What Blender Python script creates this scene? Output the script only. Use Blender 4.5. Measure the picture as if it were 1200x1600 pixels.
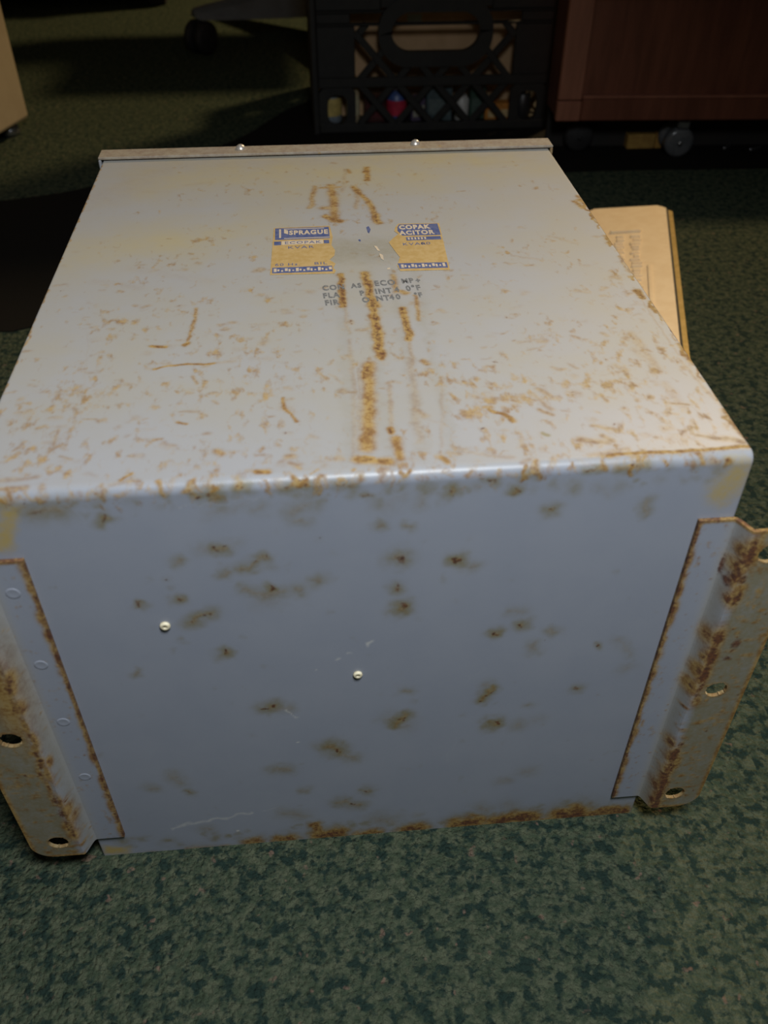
import bpy, bmesh, math, random
import numpy as np
from mathutils import Vector, Matrix

for o in list(bpy.data.objects):
    bpy.data.objects.remove(o, do_unlink=True)
scene = bpy.context.scene
COL = scene.collection
random.seed(7)
RNG = np.random.default_rng(7)

# ------------------------------------------------------------------ camera
CAM_POS = Vector((-0.0218, -0.3084, 0.5554))
YAW, PITCH, ROLL = 0.0920, 0.7118, 0.0040
fwd = Vector((math.sin(YAW) * math.cos(PITCH), math.cos(YAW) * math.cos(PITCH), -math.sin(PITCH)))
rgt = Vector((math.cos(YAW), -math.sin(YAW), 0))
up = rgt.cross(fwd)
r2 = rgt * math.cos(ROLL) + up * math.sin(ROLL)
u2 = up * math.cos(ROLL) - rgt * math.sin(ROLL)
cam_data = bpy.data.cameras.new('camera')
cam = bpy.data.objects.new('camera', cam_data)
COL.objects.link(cam)
cam.matrix_world = Matrix(((r2.x, u2.x, -fwd.x, CAM_POS.x), (r2.y, u2.y, -fwd.y, CAM_POS.y),
                           (r2.z, u2.z, -fwd.z, CAM_POS.z), (0, 0, 0, 1)))
cam_data.sensor_fit = 'VERTICAL'
cam_data.sensor_height = 36.0
cam_data.sensor_width = 27.0
cam_data.lens = 1371.95 / 1600 * 36
cam_data.clip_start = 0.02
cam_data.dof.use_dof = True
cam_data.dof.focus_distance = 0.60
cam_data.dof.aperture_fstop = 9.0
scene.camera = cam

# ------------------------------------------------------------------ world, lamps, exposure
world = bpy.data.worlds.new('world')
scene.world = world
world.use_nodes = True
world.node_tree.nodes['Background'].inputs[0].default_value = (1.0, 0.82, 0.55, 1)
world.node_tree.nodes['Background'].inputs[1].default_value = 0.022


def area_lamp(name, pos, target, size, energy, color):
    d = bpy.data.lights.new(name, 'AREA')
    d.shape = 'DISK'
    d.size = size
    d.energy = energy
    d.color = color
    o = bpy.data.objects.new(name, d)
    COL.objects.link(o)
    o.location = pos
    o.rotation_euler = (Vector(target) - Vector(pos)).to_track_quat('-Z', 'Y').to_euler()
    return o


def spot_lamp(name, pos, target, angle, radius, energy, color):
    d = bpy.data.lights.new(name, 'SPOT')
    d.spot_size = math.radians(angle)
    d.spot_blend = 1.0
    d.shadow_soft_size = radius
    d.energy = energy
    d.color = color
    o = bpy.data.objects.new(name, d)
    COL.objects.link(o)
    o.location = pos
    o.rotation_euler = (Vector(target) - Vector(pos)).to_track_quat('-Z', 'Y').to_euler()
    return o


spot_lamp('key_lamp', (0.09, -0.33, 0.98), (0.03, 0.07, 0.2), 102, 0.11, 36.0, (0.93, 0.97, 1.0))  # unseen key lamp, placed to fit how brightness falls off
area_lamp('ceiling_lamp', (2.35, 3.55, 3.2), (0.0, 1.0, 0.0), 0.5, 118.0, (1.0, 0.70, 0.35))

vs = scene.view_settings
vs.view_transform = 'Standard'
vs.look = 'None'
vs.exposure = 0.0
vs.gamma = 1.0
vs.use_curve_mapping = False


# ------------------------------------------------------------------ helpers
def link(o, parent=None):
    COL.objects.link(o)
    if parent is not None:
        o.parent = parent
    return o


def tag(o, label=None, cat=None, group=None, kind=None):
    if label:
        o['label'] = label
    if cat:
        o['category'] = cat
    if group:
        o['group'] = group
    if kind:
        o['kind'] = kind
    return o


def thing(name, loc, label, cat, rz=0.0, group=None):
    o = bpy.data.objects.new(name, None)
    o.empty_display_size = 0.05
    link(o)
    o.location = loc
    o.rotation_euler = (0, 0, rz)
    return tag(o, label, cat, group)


def from_bm(name, bm, mat, parent=None, smooth=False, loc=None):
    me = bpy.data.meshes.new(name)
    bmesh.ops.recalc_face_normals(bm, faces=bm.faces)
    bm.to_mesh(me)
    bm.free()
    me.materials.append(mat)
    if smooth:
        me.polygons.foreach_set('use_smooth', [True] * len(me.polygons))
    o = bpy.data.objects.new(name, me)
    link(o, parent)
    if loc is not None:
        o.location = loc
    return o


def bm_box(bm, c, s, rot=None, bevel=0.0, seg=1):
    """axis-aligned or rotated box, centre c, full sizes s"""
    r = bmesh.ops.create_cube(bm, size=1.0)
    vs_ = r['verts']
    bmesh.ops.scale(bm, vec=s, verts=vs_)
    if bevel > 0:
        es = list({e for v in vs_ for e in v.link_edges})
        rb = bmesh.ops.bevel(bm, geom=es, offset=bevel, segments=seg, affect='EDGES', profile=0.5)
        vs_ = list({v for f in rb['faces'] for v in f.verts} | {v for v in vs_ if v.is_valid})
    if rot is not None:
        bmesh.ops.rotate(bm, cent=(0, 0, 0), matrix=rot, verts=vs_)
    bmesh.ops.translate(bm, vec=c, verts=vs_)
    return vs_


def box(name, c, s, mat, parent=None, bevel=0.0, rot=None, seg=1):
    bm = bmesh.new()
    bm_box(bm, (0, 0, 0), s, None, bevel, seg)
    o = from_bm(name, bm, mat, parent)
    o.location = c
    if rot is not None:
        o.rotation_euler = rot.to_euler()
    return o


def bm_lathe(bm, prof, seg=24, M=None):
    """prof: list of (r, z); closed with caps when r == 0"""
    rings = []
    for r, z in prof:
        if r < 1e-6:
            rings.append([bm.verts.new((0, 0, z))])
        else:
            rings.append([bm.verts.new((r * math.cos(2 * math.pi * i / seg), r * math.sin(2 * math.pi * i / seg), z))
                          for i in range(seg)])
    for a, b in zip(rings[:-1], rings[1:]):
        for i in range(seg):
            j = (i + 1) % seg
            if len(a) == 1 and len(b) == 1:
                continue
            if len(a) == 1:
                bm.faces.new((a[0], b[i], b[j]))
            elif len(b) == 1:
                bm.faces.new((a[i], a[j], b[0]))
            else:
                bm.faces.new((a[i], a[j], b[j], b[i]))
    if M is not None:
        bmesh.ops.transform(bm, matrix=M, verts=[v for g in rings for v in g])


def lathe(name, prof, mat, parent=None, seg=24, M=None, loc=None):
    bm = bmesh.new()
    bm_lathe(bm, prof, seg, M)
    return from_bm(name, bm, mat, parent, True, loc)


def prism(name, pts, z0, z1, mat, parent=None, bevel=0.0):
    bm = bmesh.new()
    lo = [bm.verts.new((x, y, z0)) for x, y in pts]
    hi = [bm.verts.new((x, y, z1)) for x, y in pts]
    bm.faces.new(lo[::-1])
    top = bm.faces.new(hi)
    n = len(pts)
    for i in range(n):
        bm.faces.new((lo[i], lo[(i + 1) % n], hi[(i + 1) % n], hi[i]))
    if bevel > 0:
        bmesh.ops.bevel(bm, geom=list(top.edges), offset=bevel, segments=2, affect='EDGES', profile=0.5)
    return from_bm(name, bm, mat, parent)


# ------------------------------------------------------------------ materials
class NT:
    def __init__(self, name):
        self.m = bpy.data.materials.new(name)
        self.m.use_nodes = True
        self.t = self.m.node_tree
        self.b = self.t.nodes['Principled BSDF']

    def n(self, typ, **kw):
        nd = self.t.nodes.new(typ)
        for k, v in kw.items():
            setattr(nd, k, v)
        return nd

    def l(self, a, b):
        self.t.links.new(a, b)

    def coord(self, which='Object'):
        return self.n('ShaderNodeTexCoord').outputs[which]

    def noise(self, vec, scale, detail=3.0, rough=0.6, dist=0.0):
        nd = self.n('ShaderNodeTexNoise')
        nd.inputs['Scale'].default_value = scale
        nd.inputs['Detail'].default_value = detail
        nd.inputs['Roughness'].default_value = rough
        nd.inputs['Distortion'].default_value = dist
        self.l(vec, nd.inputs['Vector'])
        return nd.outputs['Fac']

    def ramp(self, fac, a, b, lo=0.0, hi=1.0):
        nd = self.n('ShaderNodeMapRange')
        nd.interpolation_type = 'SMOOTHSTEP'
        nd.inputs['From Min'].default_value = a
        nd.inputs['From Max'].default_value = b
        nd.inputs['To Min'].default_value = lo
        nd.inputs['To Max'].default_value = hi
        self.l(fac, nd.inputs['Value'])
        return nd.outputs['Result']

    def math(self, op, a, b=None):
        nd = self.n('ShaderNodeMath', operation=op)
        for i, v in enumerate((a, b)):
            if v is None:
                continue
            if isinstance(v, (int, float)):
                nd.inputs[i].default_value = v
            else:
                self.l(v, nd.inputs[i])
        return nd.outputs[0]

    def mix(self, fac, a, b, blend='MIX'):
        nd = self.n('ShaderNodeMix', data_type='RGBA', blend_type=blend)
        for s, v in ((nd.inputs[0], fac), (nd.inputs[6], a), (nd.inputs[7], b)):
            if isinstance(v, (int, float)):
                s.default_value = v
            elif isinstance(v, tuple):
                s.default_value = (v[0], v[1], v[2], 1)
            else:
                self.l(v, s)
        return nd.outputs[2]

    def bump(self, h, strength=0.3, dist=0.001):
        nd = self.n('ShaderNodeBump')
        nd.inputs['Strength'].default_value = strength
        nd.inputs['Distance'].default_value = dist
        self.l(h, nd.inputs['Height'])
        self.l(nd.outputs[0], self.b.inputs['Normal'])

    def set(self, color=None, rough=None, metal=None, spec=None):
        for k, v in (('Base Color', color), ('Roughness', rough), ('Metallic', metal), ('Specular IOR Level', spec)):
            if v is None:
                continue
            if isinstance(v, tuple):
                self.b.inputs[k].default_value = (v[0], v[1], v[2], 1)
            elif isinstance(v, (int, float)):
                self.b.inputs[k].default_value = v
            else:
                self.l(v, self.b.inputs[k])
        return self.m


def simple(name, c1, c2, scale, rough=0.6, metal=0.0, spec=0.5, bump=0.0):
    t = NT(name)
    n = t.noise(t.coord(), scale, 4)
    f = t.ramp(n, 0.35, 0.65)
    if bump:
        t.bump(n, bump, 0.002)
    return t.set(t.mix(f, c1, c2), rough, metal, spec)


PAINT = (0.268, 0.290, 0.345)


def painted_steel(name):
    """grey enamel with rust; 'rust_mask' r rust streaks, g olive bloom, b dark core; 'wear_mask' r pale scratch, g yellow, b film"""
    t = NT(name)
    co = t.coord()
    a = t.n('ShaderNodeAttribute', attribute_name='rust_mask')
    w = t.n('ShaderNodeAttribute', attribute_name='wear_mask')
    sa = t.n('ShaderNodeSeparateColor')
    sw = t.n('ShaderNodeSeparateColor')
    t.l(a.outputs['Color'], sa.inputs[0])
    t.l(w.outputs['Color'], sw.inputs[0])
    n1 = t.noise(co, 420, 5, 0.65)
    n2 = t.noise(co, 130, 4, 0.6)
    n3 = t.noise(co, 18, 4, 0.6)
    n4 = t.noise(co, 1500, 2, 0.5)
    mod = t.math('ADD', t.math('ADD', t.math('MULTIPLY', n1, 0.7), t.math('MULTIPLY', n2, 0.7)), 0.25)   # about 0.95
    base = t.mix(t.ramp(n3, 0.3, 0.7), PAINT, (PAINT[0] * 0.93, PAINT[1] * 0.94, PAINT[2] * 0.96))
    base = t.mix(t.ramp(n4, 0.4, 0.75, 0, 0.10), base, (0.36, 0.36, 0.37))
    film = t.math('MULTIPLY', sw.outputs[2], t.ramp(n3, 0.25, 0.75, 0.55, 1.15))
    base = t.mix(film, base, (0.335, 0.300, 0.200))
    olive = t.ramp(t.math('MULTIPLY', sa.outputs[1], mod), 0.02, 0.75, 0, 0.85)
    base = t.mix(olive, base, (0.175, 0.150, 0.070))
    yel = t.ramp(t.math('MULTIPLY', sw.outputs[1], mod), 0.10, 0.80, 0, 0.85)
    base = t.mix(yel, base, (0.37, 0.265, 0.055))
    mpv = t.n('ShaderNodeMapping')
    mpv.inputs['Scale'].default_value = (1.35, 0.75, 1.0)
    t.l(co, mpv.inputs['Vector'])
    vs1 = t.noise(mpv.outputs[0], 135, 3, 0.55, 0.1)
    vs2 = t.noise(co, 34, 3, 0.6)
    speck = t.math('ADD', t.math('MULTIPLY', t.math('SUBTRACT', vs2, 0.5), 0.55), vs1)
    speck = t.math('ADD', speck, t.math('MULTIPLY', a.outputs['Alpha'], 0.16))
    speck = t.math('MULTIPLY', t.ramp(speck, 0.63, 0.90, 0, 0.75), t.ramp(a.outputs['Alpha'], 0.0, 0.1))
    rust = t.ramp(t.math('MULTIPLY', sa.outputs[0], mod), 0.02, 0.72, 0, 0.92)
    rust = t.math('MAXIMUM', rust, speck)
    base = t.mix(rust, base, t.mix(t.ramp(t.math('ADD', t.math('MULTIPLY', n1, 0.5), t.math('MULTIPLY', n2, 0.5)), 0.40, 0.60), (0.315, 0.200, 0.050), (0.185, 0.088, 0.016)))
    modc = t.math('ADD', t.math('ADD', t.math('MULTIPLY', n1, 1.5), t.math('MULTIPLY', n2, 1.1)), -0.45)
    core = t.ramp(t.math('MULTIPLY', sa.outputs[2], modc), 0.26, 0.80, 0, 0.93)
    base = t.mix(core, base, t.mix(t.ramp(n1, 0.35, 0.65), (0.135, 0.046, 0.016), (0.060, 0.024, 0.016)))
    pale = t.ramp(t.math('MULTIPLY', sw.outputs[0], mod), 0.05, 0.9, 0, 0.8)
    base = t.mix(pale, base, (0.62, 0.61, 0.56))
    anyr = t.math('MAXIMUM', t.math('MAXIMUM', rust, core), yel)
    rough = t.math('MAXIMUM', t.ramp(anyr, 0, 1, 0.36, 0.75), t.ramp(sw.outputs[2], 0, 0.6, 0.36, 0.56))
    hgt = t.math('ADD', t.math('MULTIPLY', n4, 0.25), t.math('MULTIPLY', t.math('MAXIMUM', rust, core), n1))
    t.bump(hgt, 0.22, 0.0006)
    return t.set(base, rough, 0.0, 0.45)


def carpet_mat():
    t = NT('carpet')
    co = t.coord()
    nb = t.noise(co, 112, 3, 0.55, 0.3)
    nf = t.noise(co, 260, 4, 0.65)
    ng = t.noise(co, 150, 3, 0.6, 0.3)
    m1 = t.math('ADD', t.math('MULTIPLY', nb, 0.75), t.math('MULTIPLY', nf, 0.25))
    c = t.mix(t.ramp(ng, 0.38, 0.64), (0.058, 0.080, 0.049), (0.112, 0.128, 0.080))
    c = t.mix(t.ramp(m1, 0.47, 0.59), c, (0.019, 0.038, 0.031))
    npk = t.noise(co, 95.0, 2, 0.5, 0.2)
    mp = t.n('ShaderNodeMapping')
    mp.inputs['Location'].default_value = (3.3, 1.7, 0.4)
    t.l(co, mp.inputs['Vector'])
    npk = t.noise(mp.outputs[0], 105.0, 2, 0.5, 0.2)
    c = t.mix(t.ramp(npk, 0.66, 0.74, 0, 0.7), c, (0.24, 0.155, 0.115))
    c = t.mix(t.ramp(nf, 0.30, 0.75, 0.0, 0.35), c, (0.03, 0.045, 0.035))
    v = t.n('ShaderNodeTexVoronoi')
    v.inputs['Scale'].default_value = 330
    t.l(co, v.inputs['Vector'])
    t.bump(t.math('ADD', t.math('MULTIPLY', nf, 1.4), t.math('MULTIPLY', v.outputs['Distance'], -0.7)), 0.9, 0.005)
    return t.set(c, 0.95, 0.0, 0.1)


M_STEEL = painted_steel('rusty_grey_enamel')
M_PLAIN = simple('grey_enamel_plain', PAINT, (0.24, 0.22, 0.17), 30, 0.45)
M_CARPET = carpet_mat()
M_SCREW = simple('bright_screw_steel', (0.75, 0.72, 0.68), (0.55, 0.45, 0.36), 900, 0.3, 0.6)
M_CREAM = simple('cream_rivet', (0.80, 0.74, 0.55), (0.62, 0.54, 0.36), 700, 0.5)
M_BLACKP = simple('black_crate_plastic', (0.006, 0.006, 0.006), (0.010, 0.010, 0.009), 60, 0.55)
M_CARD = simple('brown_cardboard', (0.50, 0.32, 0.17), (0.56, 0.36, 0.20), 35, 0.9)
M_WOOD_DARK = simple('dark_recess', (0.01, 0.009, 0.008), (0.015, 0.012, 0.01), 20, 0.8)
M_RUBBER = simple('black_rubber', (0.008, 0.008, 0.009), (0.013, 0.013, 0.014), 80, 0.7)
M_CHROME = simple('caster_metal', (0.45, 0.46, 0.48), (0.30, 0.31, 0.33), 200, 0.25, 0.9)
M_BEIGE = simple('beige_enamel', (0.42, 0.35, 0.24), (0.38, 0.31, 0.21), 12, 0.5)
M_BLUEGREY = simple('blue_grey_plastic', (0.12, 0.145, 0.17), (0.10, 0.12, 0.14), 25, 0.5)
M_FABRIC = simple('charcoal_fabric', (0.02, 0.022, 0.026), (0.035, 0.037, 0.042), 400, 0.95, bump=0.3)
M_TRUNK = simple('dark_red_brown_leather', (0.22, 0.070, 0.045), (0.12, 0.040, 0.028), 30, 0.6, bump=0.2)
M_ALU = simple('cream_cast_metal', (0.93, 0.76, 0.52), (0.88, 0.70, 0.46), 60, 0.42, 0.15, bump=0.08)
M_ALU2 = simple('brass_tinted_rim', (0.50, 0.34, 0.10), (0.60, 0.42, 0.15), 90, 0.35, 0.35)
M_GAP = simple('dark_gasket', (0.05, 0.045, 0.035), (0.03, 0.028, 0.022), 90, 0.8)
M_TAN = simple('label_gold_foil', (0.50, 0.34, 0.13), (0.56, 0.40, 0.18), 220, 0.32, 0.2)
M_LCREAM = simple('label_cream_print', (0.55, 0.45, 0.32), (0.47, 0.40, 0.31), 260, 0.4)
M_BLUE = simple('label_blue_print', (0.055, 0.080, 0.20), (0.10, 0.12, 0.23), 260, 0.4)
M_SHADE_SHEET = simple('black_shade_sheet', (0.0065, 0.0062, 0.0055), (0.010, 0.009, 0.008), 500, 0.95, spec=0.1, bump=0.2)  # for the added sheet that darkens the floor
M_INK = simple('stamped_black_ink', (0.075, 0.08, 0.085), (0.16, 0.165, 0.17), 500, 0.7)


def wood_mat(name, c1, c2):
    t = NT(name)
    mp = t.n('ShaderNodeMapping')
    mp.inputs['Scale'].default_value = (14, 14, 1.6)
    t.l(t.coord(), mp.inputs['Vector'])
    n = t.noise(mp.outputs[0], 4.0, 6, 0.65, 0.6)
    t.bump(n, 0.1, 0.001)
    return t.set(t.mix(t.ramp(n, 0.3, 0.7), c1, c2), 0.42, 0.0, 0.45)


M_WOOD = wood_mat('red_brown_wood', (0.150, 0.050, 0.028), (0.095, 0.030, 0.017))
M_WOODL = wood_mat('light_red_brown_wood', (0.25, 0.100, 0.060), (0.18, 0.068, 0.042))

# ------------------------------------------------------------------ floor
bm = bmesh.new()
bmesh.ops.create_grid(bm, x_segments=8, y_segments=8, size=4.0)
fl = from_bm('floor', bm, M_CARPET)
fl.location = (0, 2.0, 0)
tag(fl, kind='structure')

# ------------------------------------------------------------------ capacitor box
W, H, D = 0.360, 0.3105, 0.4300
cap = thing('capacitor_box', (0, 0, 0),
            'large blue-grey steel capacitor box with rust streaks, lying on green carpet', 'capacitor')

RUST_TOP = [([(-2.5,200.9),(-2.9,179.4),(-3.5,160.7)],3.6,0.95),([(-2.5,159.0),(-1.6,128.8)],3.0,0.3),([(11.9,202.4),(13.4,190.8),(13.5,161.7),(14.4,127.5),(13.5,100.0)],4.8,1.0),([(13.6,172.2),(16.3,159.0)],5.0,0.9),([(29.9,198.2),(29.6,179.2)],4.0,0.6),([(30.9,176.5),(35.3,173.7)],4.6,0.7),([(31.7,154.6),(31.5,118.9)],4.1,0.95),([(31.5,118.9),(29.5,88.8)],2.8,0.35),([(6.2,94.0),(4.8,63.4),(0.9,20.5)],6.8,0.75),([(1.2,91.2),(-2.6,25.8)],2.0,0.3),([(4.6,91.0),(4.5,80.3)],3.0,0.95),([(4.5,58.8),(4.3,56.5)],3.8,0.9),([(-1.7,121.7),(-2.5,76.0),(-5.4,11.2)],3.2,0.28),([(29.2,98.6),(27.6,61.5),(25.3,23.5)],5.5,0.3),([(26.9,50.1),(30.8,43.1)],4.4,0.4),([(42.8,72.1),(35.1,17.6)],2.6,0.25),([(15.9,74.4),(14.3,51.2),(13.3,33.8)],3.0,0.35),([(12.8,34.9),(13.2,32.3)],3.1,1.0),([(14.5,26.9),(15.0,11.9)],4.8,0.75),([(35.8,96.1),(38.1,92.6)],4.1,0.6),([(40.3,170.0),(39.7,140.1)],2.7,0.6),([(-2.0,351.0),(-0.8,313.7),(-2.6,285.2)],6.7,0.7),([(-14.0,349.4),(-18.4,309.3)],4.3,0.55),([(-10.3,346.5),(4.1,347.9)],3.8,0.6),([(13.4,383.4),(13.5,376.5)],3.5,0.6),([(27.6,386.5),(26.1,359.2)],4.5,0.85),([(14.6,347.1),(23.4,317.7),(26.0,286.2)],4.8,0.75),([(26.2,294.1),(27.2,279.4)],5.4,0.9),([(-8.5,293.5),(0.9,283.8)],5.8,0.9),([(-9.3,308.5),(-4.7,308.1)],6.4,0.6),([(17.8,336.6),(13.9,306.6)],4.7,0.4),([(10.9,383.6),(6.0,337.6)],4.0,0.3),([(-89.2,164.7),(-88.3,147.1),(-91.3,126.5)],2.2,0.6),([(-110.0,123.2),(-102.3,121.8)],2.4,1.0),([(-92.4,123.1),(-91.1,124.4)],2.8,1.0),([(-105.1,99.0),(-99.0,101.6),(-89.8,102.8),(-74.9,101.5)],1.7,0.85),([(-74.6,101.5),(-63.6,104.5)],2.7,0.3),([(-38.2,65.9),(-37.9,56.7),(-34.2,49.7),(-31.1,45.1)],1.9,0.75),([(-85.5,90.4),(-82.6,82.8)],2.3,0.5),([(-75.5,73.2),(-72.0,73.5)],1.9,0.4),([(-73.3,67.2),(-70.8,62.9)],1.9,0.4),([(-144.9,30.5),(-145.2,47.4)],2.1,0.4),([(-109.6,100.6),(-104.4,98.9)],2.7,0.3),([(-89.5,49.5),(-84.7,47.5)],1.5,0.7),([(-89.2,57.2),(-79.3,57.5)],2.2,0.35),([(-99.2,35.1),(-94.5,35.2)],2.1,0.5),([(-69.3,24.0),(-66.3,21.3)],4.2,0.6),([(-136.7,55.7),(-145.8,141.0)],1.6,0.15),([(-14.2,86.2),(-8.0,76.4)],2.3,0.3),([(-155.3,50.3),(-152.5,51.2)],2.8,0.45),([(-135.1,55.6),(-128.9,55.1)],2.2,0.4),([(-140.2,25.2),(-135.5,23.3)],2.6,0.4),([(-36.3,16.3),(-33.9,17.0)],4.1,0.5),([(63.2,47.0),(70.2,41.9),(73.8,36.2)],2.8,0.8),([(60.2,48.4),(65.2,49.1)],2.5,0.6),([(87.5,44.9),(92.7,40.0)],2.8,0.5),([(100.7,18.0),(114.0,15.9)],5.4,0.5),([(110.0,29.3),(119.7,24.7)],3.1,0.5),([(112.4,21.2),(116.4,15.7)],3.0,0.5),([(86.8,59.4),(93.8,44.4)],3.9,0.4),([(90.9,63.2),(95.4,56.9)],3.9,0.45),([(75.9,54.5),(79.4,52.4)],3.5,0.5),([(152.0,98.3),(155.8,87.9)],4.9,0.3),([(155.6,115.6),(158.5,74.7)],5.7,0.35),([(157.7,62.4),(159.5,38.8)],5.9,0.3),([(136.8,83.0),(139.3,79.6)],4.8,0.35),([(155.0,44.9),(162.6,43.1)],2.9,0.5),([(149.1,36.9),(154.8,34.7)],2.8,0.4),([(90.8,110.4),(105.6,112.7)],3.2,0.3),([(94.2,101.2),(104.1,105.8)],2.4,0.3),([(122.5,114.8),(125.5,112.4)],3.2,0.4),([(139.4,116.9),(141.3,113.2)],2.9,0.4),([(113.1,85.0),(115.7,81.5)],3.1,0.35),([(119.1,68.7),(123.2,65.3)],2.7,0.3),([(110.9,5.1),(123.3,6.0),(144.4,5.2),(166.3,6.3),(181.0,8.1)],2.7,0.8),([(102.1,5.9),(121.2,9.2)],4.1,0.4),([(158.0,17.3),(177.3,10.5)],4.3,0.5),([(178.4,37.2),(179.8,12.8)],3.8,0.6),([(173.0,86.5),(178.4,37.2)],2.4,0.35),([(173.9,168.8),(174.1,89.7)],1.9,0.3),([(174.6,164.5),(175.1,156.2)],4.6,0.9),([(173.7,305.4),(175.2,293.4)],4.2,0.7),([(43.7,14.3),(66.4,7.5)],3.0,0.3),([(34.1,10.2),(36.6,6.6)],3.5,0.7),([(-163.8,9.8),(-147.5,11.6)],3.4,0.35),([(-178.5,3.0),(-151.5,4.2)],3.3,0.5),([(-115.3,2.9),(-104.5,5.6)],3.4,0.35),([(-110.2,6.1),(-106.5,10.4)],2.0,0.7),([(-49.8,6.9),(-45.0,7.0)],2.9,0.9),([(-4.1,12.0),(8.9,9.0)],5.9,0.8),([(-1.1,13.7),(3.3,13.4)],2.4,1.0),([(-32.0,9.6),(-30.6,7.6)],2.3,0.6),([(-163.2,32.0),(-158.9,39.2)],2.1,0.4),([(-110.4,359.8),(-91.7,364.8)],6.7,0.15),([(-143.6,403.2),(-48.7,392.6)],8.0,0.12),([(-156.3,350.9),(-123.4,348.2)],8.5,0.15),([(-135.0,220.9),(-81.9,198.7)],10.4,0.14),([(-152.1,204.6),(-123.8,193.7)],8.6,0.16),([(91.5,384.1),(165.0,392.6)],8.1,0.12),([(109.2,219.3),(124.7,213.2)],3.3,0.25),([(140.9,246.6),(155.5,235.1)],4.3,0.25)]
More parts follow.
